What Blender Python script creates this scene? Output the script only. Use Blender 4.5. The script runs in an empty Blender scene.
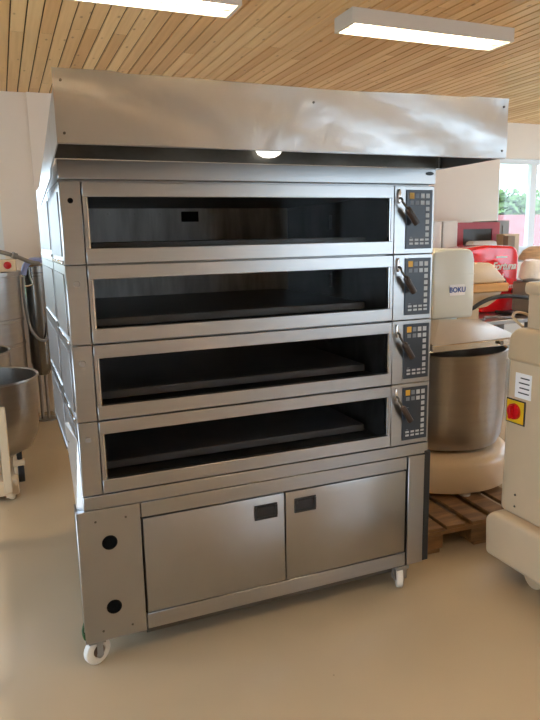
import bpy, bmesh, math, random
from mathutils import Vector, Matrix
random.seed(7)
S = bpy.context.scene
COL = S.collection
PI = math.pi

# ------------------------------------------------------------------ camera
cd = bpy.data.cameras.new('camera'); cam = bpy.data.objects.new('camera', cd); COL.objects.link(cam)
FPX = 640.0
cd.sensor_fit = 'VERTICAL'; cd.sensor_height = 24.0; cd.lens = 24.0 * FPX / 720.0
cd.clip_start = 0.05; cd.clip_end = 200
PITCH, YAW, ROLL = -0.1884, 0.38994, -0.02021
cp, sp, cy, sy = math.cos(PITCH), math.sin(PITCH), math.cos(YAW), math.sin(YAW)
fw = Vector((sy * cp, cy * cp, sp)); r0 = Vector((cy, -sy, 0)); u0 = r0.cross(fw)
rt = math.cos(ROLL) * r0 + math.sin(ROLL) * u0
up = -math.sin(ROLL) * r0 + math.cos(ROLL) * u0
M = Matrix((rt, up, -fw)).transposed().to_4x4()
M.translation = Vector((-0.208, -2.426, 1.709))
cam.matrix_world = M
S.camera = cam

# ------------------------------------------------------------------ exposure
S.view_settings.view_transform = 'Standard'
S.view_settings.look = 'None'
S.view_settings.gamma = 1.0
S.view_settings.use_curve_mapping = False
S.view_settings.exposure = 0.60
S.cycles.diffuse_bounces = 8
S.cycles.max_bounces = 16
S.cycles.transparent_max_bounces = 16

# ------------------------------------------------------------------ world: bright hazy sky
SKY_STRENGTH = 3.9
W = bpy.data.worlds.new('sky'); S.world = W; W.use_nodes = True
nt = W.node_tree; nt.nodes.clear()
wo = nt.nodes.new('ShaderNodeOutputWorld'); wb = nt.nodes.new('ShaderNodeBackground')
wt = nt.nodes.new('ShaderNodeTexCoord'); ws = nt.nodes.new('ShaderNodeSeparateXYZ'); wr = nt.nodes.new('ShaderNodeValToRGB')
nt.links.new(wt.outputs['Generated'], ws.inputs[0]); nt.links.new(ws.outputs['Z'], wr.inputs[0])
wr.color_ramp.elements[0].position = 0.0; wr.color_ramp.elements[0].color = (0.70, 0.86, 1.0, 1)
wr.color_ramp.elements[1].position = 0.8; wr.color_ramp.elements[1].color = (0.50, 0.70, 1.0, 1)
nt.links.new(wr.outputs[0], wb.inputs[0]); wb.inputs[1].default_value = SKY_STRENGTH
nt.links.new(wb.outputs[0], wo.inputs[0])

sd = bpy.data.lights.new('sun', 'SUN'); sd.energy = 1.6; sd.angle = 0.02; sd.color = (1.0, 0.95, 0.86)
sun = bpy.data.objects.new('sun', sd); COL.objects.link(sun)
sun.rotation_euler = Vector((0.75, 0.45, -0.75)).to_track_quat('-Z', 'Y').to_euler()

TUBE_STRENGTH = 34.0
TUBE_COLOR = (1.0, 0.87, 0.68)

# windows of the room: (centre, normal into the room, width, height)
ROOM = dict(x0=-2.4, x1=7.6, y0=-5.6, y1=4.35, z1=3.1)
WIN = [
    ('back', -2.05, -0.17, 1.05, 2.45),
    ('back', 5.83, 7.15, 1.47, 2.66),
    ('front', 3.3, 6.9, 0.75, 2.7),
    ('left', -2.5, 1.3, 0.06, 2.35),  # unseen; stretched so the cover plate and left floor catch daylight
    ('right', -2.6, 0.2, 0.9, 2.66),  # unseen, put in for side light on the machines and ceiling
    ('right', 1.2, 3.8, 0.9, 2.66),  # likewise unseen, added to let more daylight in from the right
]
for side, a, b, z0, z1 in WIN:                     # portals guide the sky light through the panes
    ld = bpy.data.lights.new('portal', 'AREA'); ld.shape = 'RECTANGLE'; ld.size = b - a; ld.size_y = z1 - z0
    ld.cycles.is_portal = True
    lo = bpy.data.objects.new('portal', ld); COL.objects.link(lo)
    if side == 'back':  lo.location = ((a + b) / 2, ROOM['y1'] + .2, (z0 + z1) / 2); d = Vector((0, -1, 0))
    if side == 'front': lo.location = ((a + b) / 2, ROOM['y0'] - .2, (z0 + z1) / 2); d = Vector((0, 1, 0))
    if side == 'left':  lo.location = (ROOM['x0'] - .2, (a + b) / 2, (z0 + z1) / 2); d = Vector((1, 0, 0))
    if side == 'right': lo.location = (ROOM['x1'] + .2, (a + b) / 2, (z0 + z1) / 2); d = Vector((-1, 0, 0))
    lo.rotation_euler = d.to_track_quat('-Z', 'Y').to_euler()

# ================================================================== helpers
def lin(h):
    h = h.lstrip('#'); o = []
    for i in (0, 2, 4):
        c = int(h[i:i + 2], 16) / 255
        o.append(c / 12.92 if c <= .04045 else ((c + .055) / 1.055) ** 2.4)
    return (*o, 1)

def mat(name, col, rough=.5, metal=0, var=.0, vscale=(6, 6, 6), bump=0, bscale=(30, 30, 30), rvar=0, spec=.5, coat=0, emit=0, ecol=None, col2=None, wav=None):
    m = bpy.data.materials.new(name); m.use_nodes = True
    n = m.node_tree.nodes; l = m.node_tree.links; b = n['Principled BSDF']
    c = lin(col) if isinstance(col, str) else (*col, 1)
    b.inputs['Base Color'].default_value = c
    b.inputs['Roughness'].default_value = rough; b.inputs['Metallic'].default_value = metal
    b.inputs['Specular IOR Level'].default_value = spec
    b.inputs['Coat Weight'].default_value = coat
    if emit:
        b.inputs['Emission Color'].default_value = ecol or c; b.inputs['Emission Strength'].default_value = emit
    tc = n.new('ShaderNodeTexCoord')
    def noise(scale, detail=4, r=.55):
        mp = n.new('ShaderNodeMapping'); mp.inputs['Scale'].default_value = scale
        l.new(tc.outputs['Object'], mp.inputs[0])
        t = n.new('ShaderNodeTexNoise'); t.inputs['Scale'].default_value = 1; t.inputs['Detail'].default_value = detail; t.inputs['Roughness'].default_value = r
        l.new(mp.outputs[0], t.inputs['Vector']); return t
    if var:
        t = noise(vscale, 6, .6)
        rp = n.new('ShaderNodeValToRGB')
        c2 = (lin(col2) if col2 else tuple(x * (1 - var) for x in c[:3]) + (1,))
        rp.color_ramp.elements[0].position = .35; rp.color_ramp.elements[0].color = c2
        rp.color_ramp.elements[1].position = .65; rp.color_ramp.elements[1].color = c
        l.new(t.outputs['Fac'], rp.inputs[0]); l.new(rp.outputs[0], b.inputs['Base Color'])
    if rvar:
        t = noise((3.1, 3.1, 3.7), 5, .6)
        mr = n.new('ShaderNodeMapRange'); mr.inputs['From Min'].default_value = .3; mr.inputs['From Max'].default_value = .7
        mr.inputs['To Min'].default_value = max(.02, rough - rvar); mr.inputs['To Max'].default_value = rough + rvar
        l.new(t.outputs['Fac'], mr.inputs[0]); l.new(mr.outputs[0], b.inputs['Roughness'])
    last = None
    if bump:
        t = noise(bscale, 3)
        bp = n.new('ShaderNodeBump'); bp.inputs['Strength'].default_value = bump; bp.inputs['Distance'].default_value = .01
        l.new(t.outputs['Fac'], bp.inputs['Height']); last = bp
    if wav:                                           # dents and waves of sheet metal: (strength, scale, distance)
        t = noise(wav[1], 2, .4)
        bp = n.new('ShaderNodeBump'); bp.inputs['Strength'].default_value = wav[0]; bp.inputs['Distance'].default_value = wav[2]
        l.new(t.outputs['Fac'], bp.inputs['Height'])
        if last: l.new(last.outputs[0], bp.inputs['Normal'])
        last = bp
    if last: l.new(last.outputs[0], b.inputs['Normal'])
    return m

def glass_mat(name, refl=.06, tint=(1, 1, 1, 1)):
    m = bpy.data.materials.new(name); m.use_nodes = True
    n = m.node_tree.nodes; l = m.node_tree.links; n.clear()
    o = n.new('ShaderNodeOutputMaterial'); t = n.new('ShaderNodeBsdfTransparent'); g = n.new('ShaderNodeBsdfGlossy'); x = n.new('ShaderNodeMixShader')
    t.inputs[0].default_value = tint; g.inputs['Roughness'].default_value = .02
    x.inputs[0].default_value = refl
    l.new(t.outputs[0], x.inputs[1]); l.new(g.outputs[0], x.inputs[2]); l.new(x.outputs[0], o.inputs[0])
    return m

OFF = Vector((0, 0, 0))

class MB:
    def __init__(s): s.b = bmesh.new()
    def _m(s, faces, m):
        for f in faces: f.material_index = m
    def box(s, x0, x1, y0, y1, z0, z1, m=0, bev=0, seg=1, taper=None):
        vs = [s.b.verts.new((x, y, z)) for x in (x0, x1) for y in (y0, y1) for z in (z0, z1)]
        q = [(0, 1, 3, 2), (4, 6, 7, 5), (0, 4, 5, 1), (2, 3, 7, 6), (0, 2, 6, 4), (1, 5, 7, 3)]
        fs = [s.b.faces.new([vs[i] for i in f]) for f in q]; s._m(fs, m)
        if taper:                                     # (dx, dy) inset of the top
            cx, cyy = (x0 + x1) / 2, (y0 + y1) / 2
            for v in vs:
                if abs(v.co.z - z1) < 1e-6:
                    v.co.x += taper[0] * (1 if v.co.x < cx else -1); v.co.y += taper[1] * (1 if v.co.y < cyy else -1)
        if bev:
            es = list({e for f in fs for e in f.edges})
            r = bmesh.ops.bevel(s.b, geom=es, offset=bev, segments=seg, profile=.5, affect='EDGES')
            s._m([f for f in r['faces']], m)
        return s
    def cyl(s, p0, p1, r, r1=None, n=20, m=0, cap=True):
        p0, p1 = Vector(p0), Vector(p1); r1 = r if r1 is None else r1
        d = (p1 - p0).normalized(); a = d.orthogonal().normalized(); c = d.cross(a)
        A = [s.b.verts.new(p0 + r * (math.cos(t) * a + math.sin(t) * c)) for t in [2 * PI * i / n for i in range(n)]]
        B = [s.b.verts.new(p1 + r1 * (math.cos(t) * a + math.sin(t) * c)) for t in [2 * PI * i / n for i in range(n)]]
        fs = [s.b.faces.new((A[i], A[(i + 1) % n], B[(i + 1) % n], B[i])) for i in range(n)]
        if cap: fs += [s.b.faces.new(A[::-1]), s.b.faces.new(B)]
        s._m(fs, m); return s
    def lathe(s, prof, c=(0, 0, 0), n=48, m=0, axis='z'):
        rings = []
        for r, z in prof:
            if r < 1e-6: rings.append([s.b.verts.new(s._ax(0, 0, z, c, axis))])
            else: rings.append([s.b.verts.new(s._ax(r * math.cos(2 * PI * i / n), r * math.sin(2 * PI * i / n), z, c, axis)) for i in range(n)])
        fs = []
        for A, B in zip(rings, rings[1:]):
            for i in range(n):
                j = (i + 1) % n
                if len(A) == 1 and len(B) == 1: continue
                if len(A) == 1: fs.append(s.b.faces.new((A[0], B[j], B[i])))
                elif len(B) == 1: fs.append(s.b.faces.new((A[i], A[j], B[0])))
                else: fs.append(s.b.faces.new((A[i], A[j], B[j], B[i])))
        s._m(fs, m); return s
    def _ax(s, x, y, z, c, axis):
        if axis == 'z': p = (x, y, z)
        elif axis == 'y': p = (x, z, y)
        else: p = (z, x, y)
        return Vector(c) + Vector(p)
    def tube(s, pts, r, n=10, m=0, smooth=True):
        pts = [Vector(p) for p in pts]
        if smooth and len(pts) > 2:
            q = []
            P = [pts[0]] + pts + [pts[-1]]
            for i in range(1, len(P) - 2):
                for k in range(6):
                    t = k / 6; a, b, c, d = P[i - 1], P[i], P[i + 1], P[i + 2]
                    q.append(.5 * ((2 * b) + (c - a) * t + (2 * a - 5 * b + 4 * c - d) * t * t + (3 * b - a - 3 * c + d) * t ** 3))
            q.append(pts[-1]); pts = q
        rings = []; a = None
        for i, p in enumerate(pts):
            d = (pts[min(i + 1, len(pts) - 1)] - pts[max(i - 1, 0)]).normalized()
            a = d.orthogonal().normalized() if a is None else (a - d * a.dot(d)).normalized()
            c = d.cross(a)
            rr = r(i / (len(pts) - 1)) if callable(r) else r
            rings.append([s.b.verts.new(p + rr * (math.cos(2 * PI * k / n) * a + math.sin(2 * PI * k / n) * c)) for k in range(n)])
        fs = []
        for A, B in zip(rings, rings[1:]):
            fs += [s.b.faces.new((A[k], A[(k + 1) % n], B[(k + 1) % n], B[k])) for k in range(n)]
        fs += [s.b.faces.new(rings[0][::-1]), s.b.faces.new(rings[-1])]
        s._m(fs, m); return s
    def prism(s, poly, axis, a, b, m=0, bev=0, seg=2):
        def P(u, v, w): return {'x': (w, u, v), 'y': (u, w, v), 'z': (u, v, w)}[axis]
        A = [s.b.verts.new(P(u, v, a)) for u, v in poly]; B = [s.b.verts.new(P(u, v, b)) for u, v in poly]
        n = len(poly)
        fs = [s.b.faces.new((A[i], A[(i + 1) % n], B[(i + 1) % n], B[i])) for i in range(n)] + [s.b.faces.new(A[::-1]), s.b.faces.new(B)]
        s._m(fs, m)
        bmesh.ops.recalc_face_normals(s.b, faces=fs)
        if bev:
            es = list({e for f in fs for e in f.edges})
            r = bmesh.ops.bevel(s.b, geom=es, offset=bev, segments=seg, profile=.5, affect='EDGES'); s._m(r['faces'], m)
        return s
    def poly(s, pts, m=0):
        f = s.b.faces.new([s.b.verts.new(p) for p in pts]); f.material_index = m; return s
    def build_each(s, name, mats, parent, smooth=40):
        """every loose piece becomes an object of its own"""
        todo = set(s.b.verts); out = []
        while todo:
            st = [todo.pop()]; comp = set(st)
            while st:
                v = st.pop()
                for e in v.link_edges:
                    w = e.other_vert(v)
                    if w in todo: todo.discard(w); comp.add(w); st.append(w)
            q = MB(); mp_ = {v: q.b.verts.new(v.co) for v in comp}
            for f in {f for v in comp for f in v.link_faces}:
                q.b.faces.new([mp_[v] for v in f.verts]).material_index = f.material_index
            out.append(q.build(name, mats, parent, smooth))
        s.b.free(); return out
    def build(s, name, mats, parent=None, smooth=40):
        bmesh.ops.recalc_face_normals(s.b, faces=s.b.faces[:])
        if parent is not None:
            bmesh.ops.translate(s.b, verts=s.b.verts[:], vec=-OFF)
        me = bpy.data.meshes.new(name); s.b.to_mesh(me); s.b.free()
        for m in (mats if isinstance(mats, (list, tuple)) else [mats]): me.materials.append(m)
        if smooth:
            me.polygons.foreach_set('use_smooth', [True] * len(me.polygons))
            me.set_sharp_from_angle(angle=math.radians(smooth))
        o = bpy.data.objects.new(name, me); COL.objects.link(o)
        if parent is not None: o.parent = parent
        return o

def thing(name, label, cat, loc=(0, 0, 0), rz=0, group=None, world=True):
    """Empty at the thing's base. world=True: parts are then given in world coordinates."""
    global OFF
    o = bpy.data.objects.new(name, None); COL.objects.link(o)
    o.empty_display_size = .1
    o.location = loc; o.rotation_euler = (0, 0, rz)
    o['label'] = label; o['category'] = cat
    if group: o['group'] = group
    OFF = Vector(loc) if world else Vector((0, 0, 0))
    return o

def tag(o, label, cat, group=None):
    o['label'] = label; o['category'] = cat
    if group: o['group'] = group
    return o

def struct(name, mb, m, smooth=0, kind='structure'):
    o = mb.build(name, m, None, smooth); o['kind'] = kind; return o

def text_mesh(name, body, size, mtl, parent, loc, rot, shear=0, offset=0, ext=.0006, spacing=1):
    c = bpy.data.curves.new(name, 'FONT'); c.body = body; c.size = size; c.shear = shear; c.offset = offset; c.extrude = ext
    c.align_x = 'CENTER'; c.align_y = 'CENTER'; c.space_character = spacing
    t = bpy.data.objects.new('txt', c); COL.objects.link(t)
    dg = bpy.context.evaluated_depsgraph_get(); dg.update()
    me = bpy.data.meshes.new_from_object(t.evaluated_get(dg)); me.name = name
    COL.objects.unlink(t); bpy.data.objects.remove(t); bpy.data.curves.remove(c)
    me.materials.clear(); me.materials.append(mtl)
    o = bpy.data.objects.new(name, me); COL.objects.link(o); o.parent = parent
    o.location = Vector(loc) - OFF; o.rotation_euler = rot
    return o

# ================================================================== materials
STEEL = mat('brushed steel', (.40, .398, .396), .30, 1, var=.05, vscale=(1.5, 1.5, 40), wav=(.05, (2.5, 2.5, 5), .02))
STEELV = mat('sheet steel plain', (.40, .395, .388), .33, 1, var=.05, vscale=(3, 3, 2.5), wav=(.06, (2.2, 2.2, 3), .02))
HOOD = mat('dented sheet steel', (.43, .428, .425), .28, 1, var=.06, vscale=(3, 3, 5), bump=.03, bscale=(14, 14, 20), wav=(.19, (8, 8, 10), .02))
COVER = mat('galvanised plate', (.75, .77, .8), .3, 1)
SIDEM = mat('dull side sheet', (.36, .36, .37), .42, 1, var=.06)
STEELP = mat('polished steel', (.72, .72, .72), .14, 1)
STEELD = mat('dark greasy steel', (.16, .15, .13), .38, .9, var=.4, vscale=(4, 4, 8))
STEELB = mat('bowl steel', (.40, .375, .345), .28, 1, var=.08, vscale=(2, 2, 30))
CHAMB = mat('sooty chamber steel', (.085, .082, .078), .42, .8, var=.7, vscale=(7, 7, 3), bump=.1, bscale=(20, 20, 20))
CHAMBR = mat('scrubbed chamber rear sheet', (.95, .94, .92), .5, .1, var=.5, vscale=(9, 9, 1.5))
STONE = mat('baking stone', (.07, .068, .067), .36, 0, var=.4, vscale=(5, 5, 5))
BLACK = mat('black plastic', (.012, .012, .013), .38)
HOLE = mat('hole dark', (.004, .004, .004), .9, spec=.05)
RUBBER = mat('black rubber', (.016, .016, .017), .6)
NAVY = mat('dark blue grey keypad', '#2c3440', .32, var=.08, vscale=(9, 9, 9))
KEYW = mat('pale key print', '#b4bac0', .45)
KEYG = mat('grey key print', '#727b85', .45)
KEYY = mat('amber key print', '#cfa030', .45)
GRIP = mat('brown black grip', '#3a2a22', .35, var=.3, vscale=(30, 30, 30))
HUB = mat('dirty hub', '#6d5643', .6, var=.3, vscale=(40, 40, 40))
NYLON = mat('white nylon wheel', '#dcd6ca', .45, var=.1, vscale=(20, 20, 20))
GREEN = mat('green yellow wire', '#24481c', .5)
LAMPW = mat('white lamp dome', (.85, .84, .8), .4, emit=1.0, ecol=(1, .95, .85, 1))
CREAM = mat('cream enamel', '#d2bc9c', .34, var=.06, vscale=(3, 3, 3), coat=.15)
CREAM2 = mat('cream hammered enamel', '#cdb592', .38, var=.07, vscale=(3, 3, 3), bump=.03, bscale=(60, 60, 60))
PALEG = mat('pale grey green enamel', '#d6dad0', .32, var=.04, vscale=(2, 2, 2), coat=.2)
TANL = mat('steel bowl lid', (.46, .36, .27), .28, .8, var=.1, vscale=(3, 3, 3))
PINE = mat('pallet pine', '#8f6a3e', .7, var=.5, vscale=(3, 20, 20), bump=.2, bscale=(4, 40, 40))
RED = mat('glossy red enamel', '#d8141c', .18, coat=.6)
REDD = mat('red cabinet frame', '#a5222a', .35)
WHITE = mat('white enamel', '#e4e2dc', .4, var=.04)
WOODL = mat('light beech board', '#d9a259', .5, var=.25, vscale=(3, 25, 25))
GREYM = mat('grey painted metal', '#8c8780', .45, .2, var=.1)
BAGW = mat('white plastic film', '#e9e8ea', .3, var=.08, bump=.5, bscale=(14, 14, 14))
BASKET = mat('pale cane', '#e8d3b4', .6, var=.3, vscale=(8, 8, 40), bump=.4, bscale=(10, 10, 80))
HOSEB = mat('black hose rubber', '#1c1a19', .42)
HOSEC = mat('clear hose plastic', '#8d8d92', .2, spec=.6)
BLUEC = mat('pale blue wrap', '#a3b4ee', .4, var=.15)
YELL = mat('yellow switch plate', '#e2b41c', .4)
KNOB = mat('red knob', '#c4151c', .3)
PAPER = mat('white paper', '#f2f2f2', .6)
INK = mat('dark ink', '#26262a', .6)
INKB = mat('blue ink', '#1f4b9c', .5)
WALLM = mat('painted wall', '#efe5d8', .75, var=.03, vscale=(1.5, 1.5, 1.5), bump=.04, bscale=(40, 40, 40))
FRAMEW = mat('white window frame', '#e8ebec', .4)
GLASS = glass_mat('window glass', .05)
OGLASS = glass_mat('oven glass', .002, (.93, .93, .93, 1))

# floor: tan sealed screed with faint mottling and specks
FLOORM = mat('tan sealed floor', '#b7936a', .25)
n = FLOORM.node_tree.nodes; l = FLOORM.node_tree.links; b = n['Principled BSDF']
tc = n.new('ShaderNodeTexCoord')
t1 = n.new('ShaderNodeTexNoise'); t1.inputs['Scale'].default_value = 1.3; t1.inputs['Detail'].default_value = 3; t1.inputs['Roughness'].default_value = .5
t2 = n.new('ShaderNodeTexVoronoi'); t2.inputs['Scale'].default_value = 5.0
l.new(tc.outputs['Object'], t1.inputs['Vector']); l.new(tc.outputs['Object'], t2.inputs['Vector'])
ra = n.new('ShaderNodeValToRGB'); ra.color_ramp.elements[0].position = .3; ra.color_ramp.elements[0].color = lin('#ad9c82'); ra.color_ramp.elements[1].position = .7; ra.color_ramp.elements[1].color = lin('#b4a286')
rb = n.new('ShaderNodeValToRGB'); rb.color_ramp.elements[0].position = .012; rb.color_ramp.elements[0].color = (.45, .42, .4, 1); rb.color_ramp.elements[1].position = .02; rb.color_ramp.elements[1].color = (1, 1, 1, 1)
l.new(t1.outputs['Fac'], ra.inputs[0]); l.new(t2.outputs['Distance'], rb.inputs[0])
mx = n.new('ShaderNodeMix'); mx.data_type = 'RGBA'; mx.blend_type = 'MULTIPLY'; mx.inputs[0].default_value = .8
l.new(ra.outputs[0], mx.inputs[6]); l.new(rb.outputs[0], mx.inputs[7]); l.new(mx.outputs[2], b.inputs['Base Color'])

# ceiling boards: tone per board from an attribute, grain stretched along the board, knots
CEILM = bpy.data.materials.new('pine ceiling boards'); CEILM.use_nodes = True
n = CEILM.node_tree.nodes; l = CEILM.node_tree.links; b = n['Principled BSDF']; b.inputs['Roughness'].default_value = .42
at = n.new('ShaderNodeAttribute'); at.attribute_name = 'tone'
tc = n.new('ShaderNodeTexCoord'); mp = n.new('ShaderNodeMapping'); mp.inputs['Scale'].default_value = (38, 1.6, 1)
sep = n.new('ShaderNodeVectorMath'); sep.operation = 'ADD'
cmb = n.new('ShaderNodeCombineXYZ'); l.new(at.outputs['Fac'], cmb.inputs[1]); l.new(at.outputs['Fac'], cmb.inputs[2])
sc = n.new('ShaderNodeVectorMath'); sc.operation = 'SCALE'; sc.inputs['Scale'].default_value = 37.0
l.new(cmb.outputs[0], sc.inputs[0]); l.new(tc.outputs['Object'], sep.inputs[0]); l.new(sc.outputs[0], sep.inputs[1])
l.new(sep.outputs[0], mp.inputs[0])
tg = n.new('ShaderNodeTexNoise'); tg.inputs['Scale'].default_value = 1; tg.inputs['Detail'].default_value = 5; l.new(mp.outputs[0], tg.inputs['Vector'])
mp2 = n.new('ShaderNodeMapping'); mp2.inputs['Scale'].default_value = (11, 4.5, 1); l.new(sep.outputs[0], mp2.inputs[0])
vk = n.new('ShaderNodeTexVoronoi'); vk.inputs['Scale'].default_value = 1; l.new(mp2.outputs[0], vk.inputs['Vector'])
rk = n.new('ShaderNodeValToRGB'); rk.color_ramp.elements[0].position = .05; rk.color_ramp.elements[0].color = (.5, .38, .28, 1); rk.color_ramp.elements[1].position = .13; rk.color_ramp.elements[1].color = (1, 1, 1, 1)
l.new(vk.outputs['Distance'], rk.inputs[0])
rt_ = n.new('ShaderNodeValToRGB'); rt_.color_ramp.elements[0].color = lin('#dba868'); rt_.color_ramp.elements[1].color = lin('#f3cd92')
l.new(at.outputs['Fac'], rt_.inputs[0])
rg = n.new('ShaderNodeValToRGB'); rg.color_ramp.elements[0].position = .3; rg.color_ramp.elements[0].color = (.90, .85, .78, 1); rg.color_ramp.elements[1].position = .62; rg.color_ramp.elements[1].color = (1, 1, 1, 1)
l.new(tg.outputs['Fac'], rg.inputs[0])
m1 = n.new('ShaderNodeMix'); m1.data_type = 'RGBA'; m1.blend_type = 'MULTIPLY'; m1.inputs[0].default_value = 1
m2 = n.new('ShaderNodeMix'); m2.data_type = 'RGBA'; m2.blend_type = 'MULTIPLY'; m2.inputs[0].default_value = .85
l.new(rt_.outputs[0], m1.inputs[6]); l.new(rg.outputs[0], m1.inputs[7]); l.new(m1.outputs[2], m2.inputs[6]); l.new(rk.outputs[0], m2.inputs[7])
l.new(m2.outputs[2], b.inputs['Base Color'])
CEILB = mat('ceiling groove', '#4a3018', .8)

# ================================================================== room shell
x0, x1, y0, y1, z1 = ROOM['x0'], ROOM['x1'], ROOM['y0'], ROOM['y1'], ROOM['z1']
T = .3
struct('floor', MB().box(x0 - T, x1 + T, y0 - T, y1 + T, -.1, 0), FLOORM)

def wall_with_holes(name, axis, at, thick, a0, a1, holes):
    """wall in plane axis=at; holes = [(a, b, z0, z1)] sorted"""
    mb = MB()
    def put(a, b, za, zb):
        if axis == 'y': mb.box(a, b, at, at + thick, za, zb)
        else: mb.box(at, at + thick, a, b, za, zb)
    cur = a0
    for a, b, za, zb in holes:
        if a > cur: put(cur, a, 0, z1)
        put(a, b, 0, za); put(a, b, zb, z1); cur = b
    put(cur, a1, 0, z1)
    return struct(name, mb, WALLM)
bh = sorted([w[1:] for w in WIN if w[0] == 'back'])
fh = sorted([w[1:] for w in WIN if w[0] == 'front'])
lh = sorted([w[1:] for w in WIN if w[0] == 'left'])
wall_with_holes('wall_back', 'y', y1, T, x0 - T, x1 + T, bh)
wall_with_holes('wall_front', 'y', y0 - T, T, x0 - T, x1 + T, fh)
wall_with_holes('wall_left', 'x', x0 - T, T, y0, y1, lh)
wall_with_holes('wall_right', 'x', x1, T, y0, y1, sorted([w[1:] for w in WIN if w[0] == 'right']))
# shallow pier on the rear wall behind the oven
struct('trim_1', MB().box(.145, 1.1, y1 - .03, y1, 0, z1), WALLM)

# ceiling: tongue and groove boards running from front to back
mb = MB(); bw = .0945
tl = mb.b.faces.layers.float.new('tone_f')
mb.box(x0 - T, x1 + T, y0 - T, y1 + T, z1 + .012, z1 + .1, m=1)
xx = x0 + .02
while xx < x1:
    yy = y0 - random.uniform(0, 2.0)
    while yy < y1:
        L = random.uniform(1.4, 3.8)
        tv = random.random()
        k = len(mb.b.faces)
        ya, yb = max(yy, y0), min(yy + L - .0015, y1)
        if yb > ya:
            A = [mb.b.verts.new(p) for p in ((xx, ya, z1 + .012), (xx, ya, z1 + .004), (xx + .004, ya, z1), (xx + bw - .013, ya, z1), (xx + bw - .009, ya, z1 + .004), (xx + bw - .009, ya, z1 + .012))]
            Bv = [mb.b.verts.new((v.co.x, yb, v.co.z)) for v in A]
            for i in range(5):
                f = mb.b.faces.new((A[i], A[i + 1], Bv[i + 1], Bv[i])); f[tl] = tv
        yy += L
    xx += bw
o = struct('ceiling', mb, [CEILM, CEILB])
me = o.data
src = me.attributes['tone_f']; dst = me.attributes.new('tone', 'FLOAT', 'FACE')
vals = [0.0] * len(me.polygons); src.data.foreach_get('value', vals); dst.data.foreach_set('value', vals)

def window(idx, side, a, b, za, zb, mull):
    fr = MB(); gl = MB()
    d0, d1 = {'back': (y1 + .05, y1 + .12), 'front': (y0 - .12, y0 - .05), 'left': (x0 - .12, x0 - .05), 'right': (x1 + .05, x1 + .12)}[side]
    def bx(mb, p, q, zc, zd, e=0):
        if side in ('left', 'right'): mb.box(d0 + e, d1 - e, p, q, zc, zd)
        else: mb.box(p, q, d0 + e, d1 - e, zc, zd)
    w = .06
    bx(fr, a, b, za, za + w); bx(fr, a, b, zb - w, zb); bx(fr, a, a + w, za + w, zb - w); bx(fr, b - w, b, za + w, zb - w)
    for mpos in mull: bx(fr, mpos - .05, mpos + .05, za + w, zb - w)
    o = struct('window_%d' % idx, fr, FRAMEW)
    bx(gl, a + w, b - w, za + w, zb - w, .032)
    g = gl.build('window_pane', GLASS, None, 0); g.parent = o
    sl = MB()
    if side == 'back': sl.box(a - .03, b + .03, y1 - .05, y1 + .05, za - .03, za)
    elif side == 'front': sl.box(a - .03, b + .03, y0 - .05, y0 + .05, za - .03, za)
    elif side == 'right': sl.box(x1 - .05, x1 + .05, a - .03, b + .03, za - .03, za)
    else: sl.box(x0 - .05, x0 + .05, a - .03, b + .03, za - .03, za)
    s_ = sl.build('window_sill', FRAMEW, None, 0); s_.parent = o
    return o
window(1, 'back', *WIN[0][1:], [-1.1])
window(2, 'back', *WIN[1][1:], [6.47])
window(3, 'front', *WIN[2][1:], [4.2, 5.5])
window(4, 'left', *WIN[3][1:], [-1.25, 0.05])
window(5, 'right', *WIN[4][1:], [-1.2])
window(6, 'right', *WIN[5][1:], [2.5])

# ================================================================== outside
GRASS = mat('lawn', '#6f8a4a', .9, var=.3)
struct('ground', MB().box(-40, 60, y1 + T + .05, 70, -.6, -.2), GRASS)
TILE = mat('red roof tiles', '#7d3a30', .8, var=.2, vscale=(30, 30, 30))
BRICK = mat('house wall', '#8f99a6', .8)
h = thing('house', 'neighbouring house with pink red tiled roof outside the rear window', 'house', (17, 18.5, -.2))
MB().box(12.6, 26, 15.5, 22, -.2, 1.28).build('house_wall', BRICK, h, 0)
MB().prism([(15.0, 1.2), (18.75, 2.45), (22.5, 1.2), (18.75, 1.3)], 'x', 16.6, 26.5).build('roof', TILE, h, 0)
# hipped near end
mbh = MB(); mbh.poly([(11.9, 15.0, 1.2), (16.6, 15.0, 1.2), (16.6, 18.75, 2.45)]); mbh.poly([(11.9, 15.0, 1.2), (16.6, 18.75, 2.45), (11.9, 22.5, 1.2)]); mbh.poly([(11.9, 22.5, 1.2), (16.6, 18.75, 2.45), (16.6, 22.5, 1.2)])
mbh.build('hip_roof', TILE, h, 0)
LEAF = mat('tree leaves', '#5f7d3a', .7, var=.5, vscale=(1.2, 1.2, 1.2))
BARK = mat('bark', '#5b4a3a', .9)
def tree(loc, R, H, label):
    t = thing('tree', label, 'tree', loc, 0, None, world=False)
    MB().cyl((0, 0, 0), (0, 0, H * .6), .22, .12, 10).build('trunk', BARK, t)
    mb = MB(); rnd = random.Random(int(loc[0] * 10))
    for i in range(2600):
        v = Vector((rnd.gauss(0, 1), rnd.gauss(0, 1), rnd.gauss(0, 1))).normalized() * R * (.55 + .45 * rnd.random()) * (1 + .18 * math.sin(5 * i))
        p = Vector((v.x, v.y, v.z * .8 + H * .66))
        a = Vector((rnd.uniform(-1, 1), rnd.uniform(-1, 1), rnd.uniform(-1, 1))).normalized(); c = a.orthogonal().normalized()
        q = rnd.uniform(.16, .34)
        mb.poly([p + a * q, p + c * q * .6, p - a * q, p - c * q * .6])
    mb.build('foliage', LEAF, t, 0)
tree((29.3, 30.3, -.2), 2.0, 4.3, 'leafy green tree at left in the rear window view')
tree((34.2, 30.6, -.2), 2.0, 4.3, 'leafy green tree right of the window post, above the roof')
tree((37.6, 36.9, -.2), 2.6, 4.6, 'leafy green tree farthest away, between the two nearer crowns')

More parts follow.
